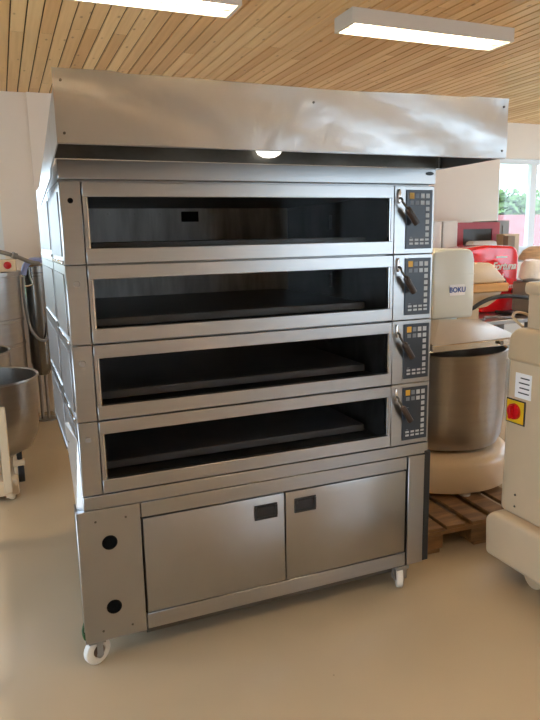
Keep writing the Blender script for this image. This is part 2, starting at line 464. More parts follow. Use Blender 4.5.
# ================================================================== ceiling lights
TUBE = mat('lit tube', (1, .95, .85), .5, emit=TUBE_STRENGTH, ecol=(*TUBE_COLOR, 1))
LOUV = mat('lamp reflector', '#e9e2d4', .35)
LHOUS = mat('lamp housing', '#cfc8bd', .45)
def ceiling_light(xc, yc, label):
    t = thing('ceiling_light', label, 'ceiling light', (xc, yc, z1), 0, 'ceiling lights', world=False)
    L, Wd, D = 1.28, .235, .09
    mb = MB()
    mb.box(-L / 2, L / 2, -Wd / 2, -Wd / 2 + .012, -D, 0); mb.box(-L / 2, L / 2, Wd / 2 - .012, Wd / 2, -D, 0)
    mb.box(-L / 2, -L / 2 + .02, -Wd / 2 + .012, Wd / 2 - .012, -D, 0); mb.box(L / 2 - .02, L / 2, -Wd / 2 + .012, Wd / 2 - .012, -D, 0)
    mb.box(-L / 2 + .02, L / 2 - .02, -Wd / 2 + .012, Wd / 2 - .012, -.012, 0)
    mb.build('housing', LHOUS, t, 0)
    rf = MB(); rf.box(-L / 2 + .03, L / 2 - .03, -.008, .008, -D + .004, -.012)
    for k in range(14):
        xx = -L / 2 + .06 + k * (L - .12) / 13
        rf.box(xx - .0015, xx + .0015, -Wd / 2 + .013, -.009, -D + .022, -D + .045); rf.box(xx - .0015, xx + .0015, .009, Wd / 2 - .013, -D + .022, -D + .045)
    rf.build('louvre', LOUV, t, 0)
    for s in (-1, 1):
        MB().cyl((-L / 2 + .04, s * .056, -.045), (L / 2 - .04, s * .056, -.045), .014, n=12).build('fluorescent_tube', TUBE, t)
        e = MB(); e.box(-L / 2 + .021, -L / 2 + .04, s * .056 - .018, s * .056 + .018, -.066, -.012); e.box(L / 2 - .04, L / 2 - .021, s * .056 - .018, s * .056 + .018, -.066, -.012)
        e.build_each('tube_holder', LOUV, t, 0)
ceiling_light(2.57, 1.44, 'twin tube ceiling light fully in view above the hood, right one')
ceiling_light(.545, 1.39, 'twin tube ceiling light cut by the top edge of the photo, left one')
for i, (xc, yc) in enumerate([(4.64, 1.46), (.5, -2.0), (2.57, -2.0), (4.64, -2.0), (2.57, -4.4)]):
    ceiling_light(xc, yc, ['twin tube ceiling light near the right hand rear window', 'twin tube ceiling light over the open floor left', 'twin tube ceiling light over the open floor middle', 'twin tube ceiling light over the open floor right', 'twin tube ceiling light near the front windows'][i])

# ================================================================== the deck oven
ov = thing('deck_oven', 'tall four-deck stainless steel bakery oven with hood on white casters', 'oven', (.8, .7, 0))
WD = 1.595
# ---- base cabinet
mb = MB()
mb.box(.10, 1.597, .022, 1.25, .122, .74)
mb.box(.218, 1.482, .002, .021, .616, .679, bev=.002); mb.box(.0, 1.597, .0, .021, .683, .738, bev=.002)
mb.box(.218, 1.482, .002, .021, .122, .190, bev=.002)
base = mb.build('base_cabinet', STEEL, ov)
MB().box(.22, 1.47, .05, .09, .075, .121).box(.11, .16, .09, 1.2, .085, .121).box(1.52, 1.57, .09, 1.2, .085, .121).build_each('under_frame', STEELD, base)
sp_ = MB().box(-.034, .213, -.006, .02, .122, .682, bev=.002).build('service_panel', STEELV, ov)
MB().box(-.03, .099, .0205, .10, .122, .68).build('caster_bracket', STEELD, base)
for z in (.540, .262):
    MB().lathe([(.031, -.002), (.029, -.006), (.026, -.006), (.025, -.0038), (0, -.0038)], (.087, -.003, z), 28, axis='y').build('round_opening', HOLE, sp_)
for (x, z) in ((.038, .635), (.155, .635), (.038, .165), (.155, .165)):
    MB().lathe([(.005, 0), (.004, -.002), (0, -.0025)], (x, -.006, z), 10, axis='y').build_each('screw', STEELD, sp_)
MB().box(.2135, .2185, .004, .0215, .196, .612).build('hinge_gap', HOLE, base)
for k, (a, c, hx) in enumerate(((.222, .843, .755), (.849, 1.474, .943))):
    d = MB().box(a, c, -.002, .019, .197, .611, bev=.003, seg=2).build('cabinet_door', STEELV, ov)
    hm = MB()
    w, hh = .053, .034
    hm.box(hx - w, hx + w, -.008, -.001, .543 + hh - .008, .543 + hh, bev=.002); hm.box(hx - w, hx + w, -.008, -.001, .543 - hh, .543 - hh + .012, bev=.002)
    hm.box(hx - w, hx - w + .012, -.008, -.001, .543 - hh + .012, .543 + hh - .008); hm.box(hx + w - .012, hx + w, -.008, -.001, .543 - hh + .012, .543 + hh - .008)
    hm.box(hx - w + .012, hx + w - .012, -.0035, -.0015, .543 - hh + .012, .543 + hh - .008); hm.box(hx - w + .016, hx + w - .016, -.0075, -.003, .548, .543 + hh - .010)
    hm.build('recessed_handle', BLACK, d)
MB().box(1.4775, 1.4835, .006, .021, .122, .68).build('panel_gap', HOLE, base)
cpn = MB().box(1.486, 1.576, -.008, .02, .126, .680, bev=.003).build('corner_panel', STEELV, ov)
MB().box(1.577, 1.612, -.004, .03, .128, .695, bev=.003).build('rubber_edge', RUBBER, cpn)
# ---- casters
def caster(x, y, ang, nm='caster'):
    c, s_ = math.cos(ang), math.sin(ang)                     # wheel axis direction
    ax = Vector((c, s_, 0)); P = Vector((x, y, .058))
    f = MB()
    for k in (-1, 1):
        q = P + ax * .022 * k
        f.cyl(q + Vector((0, 0, -.012)) - ax * .002, q + Vector((0, 0, -.012)) + ax * .002, .016, n=14)
        f.box(q.x - .012, q.x + .012, q.y - .008, q.y + .008, .046, .106)
    f.box(x - .034, x + .034, y - .034, y + .034, .104, .121)
    fo = f.build(nm, GREYM, ov)
    w = MB()
    pr = [(0, -.013), (.028, -.013), (.030, -.016), (.050, -.016), (.057, -.012), (.058, 0), (.057, .012), (.050, .016), (.030, .016), (.028, .013), (0, .013)]
    w.lathe(pr, (0, 0, 0), 32, axis='x')
    bmesh.ops.rotate(w.b, cent=(0, 0, 0), matrix=Matrix.Rotation(ang, 3, 'Z'), verts=w.b.verts[:])
    bmesh.ops.translate(w.b, verts=w.b.verts[:], vec=P)
    w.build('wheel', NYLON, fo)
    hb_ = MB()
    for k in (-1, 1): hb_.cyl(P + ax * .0131 * k, P + ax * .0165 * k, .026, n=20)
    hb_.build_each('wheel_hub', HUB, fo)
caster(.012, .045, math.radians(-62)); caster(1.468, .03, math.radians(-28)); caster(.14, 1.16, math.radians(10)); caster(1.5, 1.16, math.radians(-20))
MB().tube([(-.030, .03, .20), (-.040, .012, .175), (-.036, .0, .150), (-.022, .004, .135)], .005, 8).box(-.042, -.033, .0, .009, .155, .172, bev=.002).build('earth_wire', GREEN, ov)
# ---- angled cover plate at the lower left edge
mb = MB()
A5 = [(.002, .020, .683), (-.024, .050, .667), (-.035, .150, 1.005), (-.021, .130, 1.012), (-.003, .025, .962)]
va = [mb.b.verts.new(p) for p in A5]; vb = [mb.b.verts.new((p[0] + .004, p[1] + .004, p[2])) for p in A5]
mb.b.faces.new(va); mb.b.faces.new(vb[::-1])
for k in range(5): mb.b.faces.new((va[k], va[(k + 1) % 5], vb[(k + 1) % 5], vb[k]))
cv = mb.build('cover_plate', COVER, ov, 0)
mb = MB()
for f_ in (.12, .5, .82): mb.lathe([(.005, .002), (.004, -.002), (0, -.003)], (-.011 - .017 * f_, .035 + .09 * f_, .675 + .32 * f_), 8, axis='y')
mb.build_each('screw', STEELD, cv)

# ---- four decks
def deck(z0, kind, ang):
    H = .293
    mb = MB()
    # front left and right posts, outer shell
    mb.box(0, .075, 0, .03, z0, z0 + H, bev=.0025); mb.box(1.387, WD, 0, .03, z0, z0 + H, bev=.0025)
    mb.box(0, .012, .03, .52, z0, z0 + H); mb.box(0, .012, .56, 1.38, z0, z0 + H); mb.box(.02, .03, .5, .6, z0, z0 + H)
    mb.box(1.585, WD, .03, 1.38, z0, z0 + H)
    mb.box(.012, 1.585, .032, 1.38, z0 + H - .014, z0 + H); mb.box(.012, 1.585, .032, 1.38, z0, z0 + .02)
    mb.box(.012, 1.585, 1.36, 1.38, z0 + .02, z0 + H - .014)
    body = mb.build('oven_deck', STEEL, ov)
    # pressed edge lips on the left flank, polished
    lp = MB(); lp.box(-.008, .0, .035, .50, z0 + .002, z0 + .016, bev=.002)
    lp.box(-.007, .0, .58, 1.30, z0 + .02, z0 + .03); lp.build_each('side_lip', STEELP, body)
    MB().box(-.004, .0, .06, .49, z0 + .03, z0 + .26, bev=.001).box(-.004, 0, .60, 1.30, z0 + .05, z0 + .26, bev=.001).build_each('side_panel', SIDEM, body)
    # hinged door: frame
    a, c = .078, 1.384; za, zb = z0 + .002, z0 + H - .002; oa, oc, oza, ozb = .0915, 1.3715, z0 + .057, z0 + .240
    f = MB()
    f.box(a, c, -.002, .024, za, oza, bev=.002); f.box(a, c, -.002, .024, ozb, zb, bev=.002)
    f.box(a, oa, .0, .024, oza, ozb); f.box(oc, c, .0, .024, oza, ozb)
    fr = f.build('door_frame', STEEL, body)
    t = MB(); t.box(oa, oa + .005, .004, .024, oza, ozb); t.box(oc - .005, oc, .004, .024, oza, ozb); t.build_each('glazing_strip', STEELP, body)
    MB().box(oa + .005, oc - .005, .012, .016, oza, ozb).build('door_glass', OGLASS, body, 0)
    # baking chamber: open box
    m = MB()
    cz0, cz1, cx0, cx1, cy0, cy1 = z0 + .030, z0 + .252, .088, 1.378, .033, 1.12
    m.poly([(cx0, cy0, cz0), (cx0, cy1, cz0), (cx0, cy1, cz1), (cx0, cy0, cz1)]); m.poly([(cx1, cy0, cz0), (cx1, cy1, cz0), (cx1, cy1, cz1), (cx1, cy0, cz1)])
    m.poly([(cx0, cy0, cz1), (cx1, cy0, cz1), (cx1, cy1, cz1), (cx0, cy1, cz1)]); m.poly([(cx0, cy0, cz0), (cx1, cy0, cz0), (cx1, cy1, cz0), (cx0, cy1, cz0)])
    m.box(cx1 - .02, cx1 - .004, .55, .62, z0 + .12, z0 + .19)
    m.build('baking_chamber', CHAMB, body, 0)
    r = MB(); r.box(cx0, cx1, cy1, cy1 + .01, cz0, cz1)
    for k in range(9): r.lathe([(.008, 0), (.006, -.005), (0, -.006)], (.2 + k * .14, cy1, z0 + .225), 8, axis='y')
    if kind == 0: r.box(.735, .83, cy1 - .012, cy1 - .001, z0 + .18, z0 + .235, m=1)
    r.build('rear_sheet', [CHAMBR, HOLE], body, 0)
    MB().box(.100, 1.335, .15, 1.11, z0 + .045, z0 + .078, bev=.003).build('baking_stone', STONE, body)
    # plug on left post; top deck gets a black disc for an open hole
    p = MB(); p.lathe([(.012, -.0005), (.011, -.004), (0, -.0045)] if kind else [(.010, -.001), (.009, -.0015), (0, -.0012)], (.036, .0, z0 + .226), 18, axis='y')
    p.build('plug', GREYM if kind else HOLE, body)
    # control panel, a printed membrane keypad
    c = MB(); px0, px1, pz0, pz1 = 1.446, 1.583, z0 + .022, z0 + .276
    c.box(px0, px1, -.005, -.0005, pz0, pz1, bev=.0015)
    def key(u, v, w, h2, m):
        x = px0 + u * (px1 - px0); z = pz1 - v * (pz1 - pz0)
        c.box(x - w / 2, x + w / 2, -.0058, -.0048, z - h2 / 2, z + h2 / 2, m=m)
    us = (.20, .41, .61, .81)
    for i, u in enumerate(us):
        key(u, .10, .024 if i == 0 else .019, .026 if i == 0 else .020, 3 if i == 0 else (2 if i == 1 else 1)); key(u, .215, .019, .018, 2 if i < 2 else 1)
        key(u, .845, .019, .009, 1); key(u, .91, .019, .009, 1)
    for v in (.32, .43, .54, .65, .76): key(.81, v, .018, .018, 1)
    key(.19, .38, .012, .003, 2); key(.19, .80, .012, .003, 2)
    c.build('control_panel', [NAVY, KEYW, KEYG, KEYY], body, 0)
    # lever handle
    bs = MB(); bs.prism([(1.408 + .0085 * math.cos(q), z0 + .248 + .031 * math.sin(q)) for q in [2 * PI * k / 20 for k in range(20)]], 'y', -.010, -.0005, bev=.002)
    bs.build('lever_boss', STEELP, body)
    d1 = Vector((math.sin(ang), 0, -math.cos(ang)))
    A = Vector((1.410, -.030, z0 + .222)); Bp = A + d1 * .034 + Vector((0, -.004, 0)); Cp = Bp + d1 * .082
    MB().tube([(1.409, -.008, z0 + .242), (1.409, -.026, z0 + .234), A, Bp], .005, 8).build('lever', STEELD, body)
    MB().tube([Bp - d1 * .004, Bp + d1 * .004, Bp + d1 * .02, Cp - d1 * .012, Cp], lambda t: .008 + .006 * min(1, t * 6), 14, smooth=False).build('lever_grip', GRIP, body)
for i, (z0, an) in enumerate(zip((1.627, 1.332, 1.037, .742), (.66, .60, .58, .56))): deck(z0, i, an)

# ---- top band and hood
band = MB().box(0.0, 1.6, 0, .05, 1.928, 1.995, bev=.002).box(0, 1.6, .05, 1.38, 1.922, 1.985).build('top_band', STEEL, ov)
MB().prism([(1.566 + .020 * math.cos(q), 1.973 + .008 * math.sin(q)) for q in [2 * PI * k / 20 for k in range(20)]], 'y', -.004, 0).build('oval_badge', BLACK, band)
hd = MB()
hx0, hx1 = -.028, 1.628
# front panel as a grid with slight waviness along the top edge
NX, NZ = 40, 6
def hp(i, j, back):
    u = i / NX; x = hx0 + (hx1 - hx0) * u
    zt = 2.198 + .012 * u + .004 * math.sin(u * 9) * math.sin(u * 3) - (.006 if .1 < u < .9 else 0)
    zb = 1.994 + .002 * math.sin(u * 14)
    return (x, -.4 + (.004 if back else 0) + .0015 * math.sin(u * 21 + j * 1.3), zb + (zt - zb) * j / NZ)
G = [[[hd.b.verts.new(hp(i, j, k)) for j in range(NZ + 1)] for i in range(NX + 1)] for k in (0, 1)]
for k in (0, 1):
    for i in range(NX):
        for j in range(NZ): hd.b.faces.new((G[k][i][j], G[k][i + 1][j], G[k][i + 1][j + 1], G[k][i][j + 1]))
for i in range(NX):
    for j in (0, NZ): hd.b.faces.new((G[0][i][j], G[0][i + 1][j], G[1][i + 1][j], G[1][i][j]))
hd.box(hx0 + .002, hx1 - .002, -.397, -.380, 1.992, 1.998)                    # folded lower lip
for xa in (hx0 + .001, hx1 - .005):
    hd.prism([(-.397, 1.995), (-.397, 2.195), (-.37, 2.150), (.62, 1.950), (.62, 1.87), (-.02, 1.93), (-.06, 1.955)] if xa < 1 else [(-.397, 1.995), (-.397, 2.205), (-.37, 2.16), (.62, 2.02), (.62, 1.94), (.03, 1.992)], 'x', xa, xa + .004)
hood = hd.build('hood', HOOD, ov, 30)
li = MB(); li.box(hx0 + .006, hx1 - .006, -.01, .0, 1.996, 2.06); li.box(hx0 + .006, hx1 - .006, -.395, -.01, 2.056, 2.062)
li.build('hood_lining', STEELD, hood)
MB().box(1.600, 1.606, -.016, -.0105, 1.995, 2.055).build('bracket', STEELP, hood)
MB().lathe([(.056, 0), (.054, -.02), (.044, -.038), (.026, -.048), (0, -.052)], (.79, -.03, 2.066), 28, axis='z').build('hood_lamp', LAMPW, hood)
for (x, z) in ((hx0 + .022, 2.165), (hx0 + .022, 2.02), (hx1 - .022, 2.18), (hx1 - .022, 2.02), (.80, 2.15)):
    MB().lathe([(.0045, 0), (.004, -.003), (0, -.004)], (x, -.4, z), 10, axis='y').build('rivet', STEELD, hood)

# ================================================================== right side: lidded mixer on a pallet
pl = thing('pallet', 'worn wooden pallet under the lidded spiral mixer', 'pallet', (1.74, .235, 0), math.radians(-3), world=False)
for k in range(5): MB().box(k * .165, k * .165 + (.14 if k in (0, 4) else .12), 0, 1.2, .122, .144, bev=.003).build('top_board', PINE, pl)
for yy in (0, .5275, 1.055): MB().box(0, .80, yy, yy + .145, .1, .1215, bev=.002).build('cross_board', PINE, pl)
for xx in (0, .3275, .655):
    for yy in (0, .5275, 1.055): MB().box(xx, xx + .145, yy, yy + .145, .022, .0995, bev=.003).build('block', PINE, pl)
    MB().box(xx + .02, xx + .125, 0, 1.2, 0, .0215, bev=.002).build('bottom_board', PINE, pl)

mx_ = thing('spiral_mixer', 'dough mixer with steel bowl and pale upright housing standing on a pallet', 'mixer', (2.4, .95, .144))
bc = (2.40, .95)
b_ = MB()
b_.lathe([(0, .375), (.40, .375), (.445, .362), (.468, .33), (.478, .22), (.468, .172), (0, .165)], (2.36, .95, 0), 56)
b_.box(2.08, 2.72, .9, 1.60, .165, .39, bev=.03, seg=3)
body = b_.build('mixer_base', CREAM, mx_)
MB().box(2.5, 2.86, 1.365, 1.72, .40, 1.16, bev=.04, seg=3).build('column', PALEG, mx_)
for (x, y) in ((2.02, .66), (2.28, .54), (2.2, 1.4), (2.62, 1.4)):
    MB().cyl((x, y, .144), (x, y, .162), .035, n=18).cyl((x, y, .162), (x, y, .21), .02, n=14).build('foot', GREYM if x > 2.4 else WHITE, mx_)
MB().lathe([(0, .385), (.31, .387), (.36, .40), (.38, .45), (.392, .62), (.396, .97), (.402, .985), (.405, .995), (.398, 1.0), (.388, .99), (.384, .62), (.365, .45), (.32, .41), (0, .405)], (*bc, 0), 64).build('bowl', STEELB, mx_)
# lid: shallow pyramid plate hinged at the housing, chrome front rail
ld_ = MB()
pts = [(2.03, .553, 1.082), (2.66, .553, 1.092), (2.90, 1.20, 1.11), (2.30, 1.20, 1.14)]
low = [(p[0], p[1], p[2] - .03) for p in pts]
ctr = (2.42, 1.02, 1.16)
ld_v = [ld_.b.verts.new(p) for p in pts]; lw_v = [ld_.b.verts.new(p) for p in low]; cv_ = ld_.b.verts.new(ctr)
for i in range(4):
    j = (i + 1) % 4
    ld_.b.faces.new((ld_v[i], ld_v[j], cv_)); ld_.b.faces.new((lw_v[i], lw_v[j], ld_v[j], ld_v[i]))
ld_.b.faces.new(lw_v[::-1])
lid = ld_.build('lid', TANL, mx_, 10)
MB().box(2.02, 2.67, .545, .560, 1.045, 1.083, bev=.003).build('front_rail', STEELP, lid)
MB().cyl((2.50, .548, 1.068), (2.50, .530, 1.068), .010, n=12).cyl((2.50, .530, 1.068), (2.50, .524, 1.068), .014, n=12).build('latch', STEELD, lid)
MB().tube([(2.03, .55, 1.05), (1.98, .56, 1.045), (1.95, .60, 1.03), (1.95, .62, 1.0)], .006, 8).build('rail_arm', STEELP, lid)
hb = MB().prism([(2.497, 1.13), (2.845, 1.13), (2.852, 1.25), (2.846, 1.53), (2.83, 1.585), (2.80, 1.607), (2.70, 1.613), (2.60, 1.613), (2.51, 1.60), (2.494, 1.58), (2.489, 1.53)], 'y', 1.2, 1.62, bev=.018, seg=3)
hb.prism([(2.493, 1.44), (2.849, 1.432), (2.849, 1.436), (2.493, 1.444)], 'y', 1.1985, 1.21)
hbo = hb.build('drive_housing', PALEG, mx_)
lb = MB().box(2.635, 2.765, 1.1965, 1.199, 1.290, 1.366, bev=.001).build('name_plate', PAPER, hbo, 0)
lb.rotation_euler = (0, 0, 0)
text_mesh('lettering', 'BOKU', .050, INKB, hbo, (2.700, 1.1950, 1.328), (PI / 2, 0, 0), offset=.0012, spacing=1.02)

# ================================================================== right foreground: cream mixer on wheels
cm = thing('dough_machine', 'big cream enamelled machine with red and yellow switch at right edge', 'dough machine', (2.45, -.45, 0))
mb = MB()
mb.prism([(-.03, .33), (-.045, 1.235), (-.10, 1.262), (-.9, 1.262), (-.95, 1.22), (-.95, .33)], 'x', 2.02, 2.80, bev=.03, seg=4)
cmb_ = mb.build('housing', CREAM, cm)
mb = MB(); mb.prism([(.012, .285), (.0, .085), (-1.0, .085), (-1.0, .285), (-.9, .335), (-.05, .335)], 'x', 1.965, 2.85, bev=.028, seg=4)
mb.build('skirt', CREAM, cm)
mb = MB(); mb.prism([(-.035, 1.10), (-.045, 1.23), (-.09, 1.268), (-.9, 1.268), (-.95, 1.22), (-.95, 1.09)], 'x', 2.012, 2.81, bev=.026, seg=4)
mb.build('top_cover', CREAM2, cm)
mb = MB(); mb.box(2.05, 2.43, -.60, -.115, 1.255, 1.445, bev=.02, seg=3).box(2.035, 2.445, -.61, -.103, 1.425, 1.485, bev=.02, seg=3)
mb.build('head_box', CREAM, cm)
for y in (-.26, -.80):
    w = MB(); w.lathe([(0, -.02), (.05, -.02), (.062, -.014), (.062, .014), (.05, .02), (0, .02)], (2.06, y, .062), 26, axis='x'); w.box(2.03, 2.037, y - .02, y + .02, .05, .11).box(2.084, 2.091, y - .02, y + .02, .05, .11)
    w.build('wheel', CREAM2, cm)
    w = MB(); w.lathe([(0, -.02), (.05, -.02), (.062, -.014), (.062, .014), (.05, .02), (0, .02)], (2.72, y, .062), 26, axis='x'); w.box(2.69, 2.697, y - .02, y + .02, .05, .11).box(2.744, 2.751, y - .02, y + .02, .05, .11)
    w.build('wheel', CREAM2, cm)
swp = MB().box(2.012, 2.0165, -.170, -.060, .808, .916, bev=.002).build('switch_plate', YELL, cm)
MB().lathe([(.040, 0), (.038, -.012), (0, -.013)], (2.012, -.113, .864), 28, axis='x').box(1.975, 2.0, -.121, -.105, .832, .896, bev=.004).build('rotary_knob', KNOB, swp)
MB().box(2.0165, 2.0197, -.176, -.054, .802, .922).build('plate_frame', INK, swp)
lbp = MB().box(2.016, 2.0195, -.205, -.105, .935, 1.055).build('paper_label', PAPER, cm, 0)
mb = MB(); rr = random.Random(3)
for k in range(4): mb.box(2.0154, 2.0165, -.195, -.195 + rr.uniform(.05, .08), 1.03 - k * .024, 1.036 - k * .024)
mb.build('label_print', INK, lbp, 0)
mb = MB()
for (y, z) in ((-.14, .385), (-.14, .445)): mb.lathe([(.006, 0), (.005, -.003), (0, -.0035)], (2.019, y, z), 10, axis='x')
mb.build_each('screw', STEELD, cm)
MB().tube([(2.09, -.06, 1.262), (2.10, .02, 1.30), (2.16, .06, 1.318), (2.23, .05, 1.30), (2.25, .0, 1.262), (2.25, -.05, 1.25)], .007, 10).build('cable_loop', CREAM2, cm)

# ================================================================== right background
tb = thing('work_table', 'steel work table behind the lidded mixer carrying the red machine', 'table', (5.0, 2.9, 0))
MB().box(3.72, 6.2, 2.30, 3.40, .86, .90, bev=.004).build('table_top', STEELV, tb)
for (x, y) in ((3.8, 2.36), (6.1, 2.36), (3.8, 3.34), (6.1, 3.34)): MB().box(x - .025, x + .025, y - .025, y + .025, 0, .86).build('leg', STEELV, tb)

rm = thing('dough_divider', 'glossy red dough divider with white script lettering on the steel table', 'dough divider', (4.5, 2.95, .9))
mb = MB()
prof = [(4.30, .905), (4.74, .905), (4.765, 1.30), (4.765, 1.48), (4.74, 1.545), (4.68, 1.58), (4.35, 1.595), (4.15, 1.575), (4.06, 1.545), (4.02, 1.47), (4.04, 1.36), (4.12, 1.33), (4.28, 1.31), (4.31, 1.25)]
mb.prism(prof, 'y', 2.80, 3.20, bev=.03, seg=4)
red = mb.build('red_body', RED, rm, 45)
text_mesh('lettering', 'Fortuna', .106, WHITE, red, (4.560, 2.796, 1.375), (PI / 2, 0, 0), shear=.35, offset=.003, spacing=.92)
text_mesh('small_lettering', 'Automat', .075, WHITE, red, (4.61, 2.796, 1.17), (PI / 2, 0, 0), shear=.3, offset=.001)
MB().box(4.50, 4.512, 2.794, 2.797, 1.19, 1.30).box(4.548, 4.56, 2.794, 2.797, 1.19, 1.30).box(4.46, 4.60, 2.794, 2.797, 1.462, 1.478).build_each('emblem', WHITE, red, 0)
MB().cyl((4.53, 2.80, 1.24), (4.53, 2.74, 1.24), .022, n=16).cyl((4.53, 2.74, 1.24), (4.545, 2.72, 1.16), .012, n=10).build('crank', STEELD, rm)
MB().cyl((4.70, 2.80, 1.115), (4.70, 2.77, 1.115), .026, n=16).build('button', BLACK, rm)
MB().cyl((4.07, 2.9, 1.34), (4.07, 2.9, .905), .05, n=20).box(3.98, 4.28, 2.84, 3.1, .9, .93).build('press_column', STEELP, rm)
MB().box(4.11, 4.135, 2.78, 2.80, 1.25, 1.46).build('lever', STEELP, rm)
mb = MB().box(4.77, 4.98, 2.85, 3.15, .905, 1.16, bev=.01).cyl((4.85, 2.86, 1.16), (4.85, 2.86, 1.22), .06, n=18).cyl((4.80, 2.84, 1.02), (5.15, 2.84, 1.06), .015, n=10).cyl((4.8, 2.84, 1.12), (5.1, 2.84, 1.10), .012, n=10)
mb.build('gear_unit', GREYM, rm)

hp_ = thing('dough_hopper', 'cream hopper trough with wooden ledge between pale housing and red machine', 'hopper', (3.75, 2.05, 0))
mb = MB(); mb.prism([(3.33, 1.295), (3.77, 1.295), (3.80, 1.31), (3.645, 1.45), (3.61, 1.466), (3.33, 1.475)], 'y', 1.92, 2.4, bev=.012, seg=2)
mb.build('trough', CREAM, hp_, 45)
MB().box(3.30, 3.81, 1.90, 2.42, 1.218, 1.29, bev=.006).build('wooden_ledge', WOODL, hp_)
mb = MB(); mb.prism([(3.33, 1.06), (3.62, 1.09), (3.72, 1.14), (3.78, 1.216), (3.33, 1.216)], 'y', 1.94, 2.38, bev=.012, seg=2)
mb.box(3.36, 3.58, 2.0, 2.34, 0, 1.07)
mb.build('lower_body', CREAM2, hp_, 45)

tag(MB().tube([(3.36, 1.915, 1.075), (3.39, 1.85, 1.10), (3.46, 1.84, 1.139), (3.57, 1.84, 1.172), (3.73, 1.84, 1.184), (3.98, 1.85, 1.154), (4.2, 1.9, 1.10), (4.4, 2.2, .97), (4.42, 2.5, .922), (4.40, 2.7, .922)], .018, 10).build('black_hose', HOSEB), 'thick black hose arching in front of the red machine', 'hose')
tag(MB().tube([(3.85, 2.42, .912), (3.95, 2.36, .912), (4.1, 2.5, .912), (4.25, 2.38, .912), (4.38, 2.42, .912)], .012, 8).build('thin_hose', HOSEC), 'thin grey hose lying on the steel table top', 'hose')

rc = thing('glass_door_cabinet', 'red framed cabinet with dark glass door against the rear wall', 'cabinet', (4.95, 3.95, 0))
MB().box(4.65, 5.29, 3.72, 4.25, 0, 1.84, bev=.01).build('carcass', REDD, rc)
dr = MB(); dr.box(4.65, 5.29, 3.695, 3.718, 1.765, 1.84); dr.box(4.65, 5.29, 3.695, 3.718, .2, .28); dr.box(4.65, 4.76, 3.695, 3.718, .28, 1.765); dr.box(5.18, 5.29, 3.695, 3.718, .28, 1.765)
dro = dr.build('door', REDD, rc, 0)
MB().box(4.762, 5.178, 3.704, 3.716, .282, 1.763).build('dark_pane', mat('dark pane', '#3b3a38', .2), dro, 0)
MB().box(5.30, 5.49, 3.75, 4.2, 0, 1.86, bev=.008).box(5.382, 5.392, 3.742, 3.752, .1, 1.8).build('grey_side_unit', GREYM, rc)

wc = thing('tall_white_cabinet', 'tall white cabinet with grey door edges behind the oven, beside red cabinet', 'cabinet', (4.4, 3.9, 0))
MB().box(4.02, 4.64, 3.66, 4.25, 0, 1.86, bev=.006).build('carcass', WHITE, wc)
MB().box(4.06, 4.41, 3.635, 3.658, .05, 1.85, bev=.004).build('door', WHITE, wc)
MB().box(4.43, 4.63, 3.635, 3.658, .05, 1.85, bev=.004).build('door', WHITE, wc)
MB().box(4.413, 4.427, 3.64, 3.659, .05, 1.85).build('door_seal', GREYM, wc)

pk = thing('paper_packages', 'white wrapped packs lying on top of the shelf behind the red machine', 'package', (4.95, 3.35, 0))
# carried by a low rack
MB().box(4.60, 5.70, 3.42, 3.60, 1.38, 1.41).box(4.62, 4.66, 3.44, 3.58, 0, 1.38).box(5.64, 5.68, 3.44, 3.58, 0, 1.38).build('rack', GREYM, pk, 0)
MB().box(4.66, 5.08, 3.43, 3.59, 1.411, 1.63, bev=.03, seg=2, taper=(.04, .01)).build('wrapped_pack', BAGW, pk)
tag(MB().box(5.14, 5.36, 3.44, 3.58, 1.411, 1.70, bev=.006).box(5.20, 5.28, 3.436, 3.441, 1.61, 1.66, m=1).build('carton', [CREAM, INK]), 'beige carton with dark mark, standing behind the red machine', 'carton')
ps = thing('stand_post', 'brown grey upright post just right of the red machine', 'post', (5.0, 3.0, .9))
MB().box(5.0, 5.10, 3.23, 3.31, .9, 1.68, bev=.004).build('post', mat('post brown', '#8b7a68', .6), ps)
MB().box(4.95, 5.15, 3.2, 3.35, .9, .93).build('foot', GREYM, ps)
bk = thing('cane_basket', 'pale cane proving basket on a stand right of the red machine', 'basket', (5.36, 3.1, .9))
MB().lathe([(0, 1.565), (.12, 1.56), (.19, 1.52), (.235, 1.44), (.235, 1.41), (.215, 1.41), (.17, 1.49), (.10, 1.53), (0, 1.535)], (5.36, 3.10, 0), 36).build('basket_shell', BASKET, bk)
MB().cyl((5.36, 3.10, .92), (5.36, 3.10, 1.53), .03, n=14).cyl((5.36, 3.10, .9), (5.36, 3.10, .92), .13, n=24).build('stand', GREYM, bk)
gb = tag(MB().box(4.52, 4.90, 2.34, 2.62, .945, 1.235, bev=.01).box(4.54, 4.60, 2.36, 2.60, .9, .944).box(4.80, 4.86, 2.36, 2.60, .9, .944).build('grey_box', GREYM), 'grey metal box under the white plastic bag', 'box')
mb = MB(); mb.lathe([(0, 1.236), (.10, 1.236), (.14, 1.27), (.15, 1.33), (.125, 1.40), (.08, 1.44), (.04, 1.45), (0, 1.455)], (4.66, 2.48, 0), 30)
for v in mb.b.verts:
    if v.co.z > 1.24: v.co += Vector((.014 * math.sin(31 * v.co.z + 9 * v.co.x), .012 * math.sin(37 * v.co.x), .006 * math.sin(40 * v.co.y)))
bg = mb.build('plastic_bag', BAGW); tag(bg, 'crumpled white plastic bag below the cane basket', 'bag')

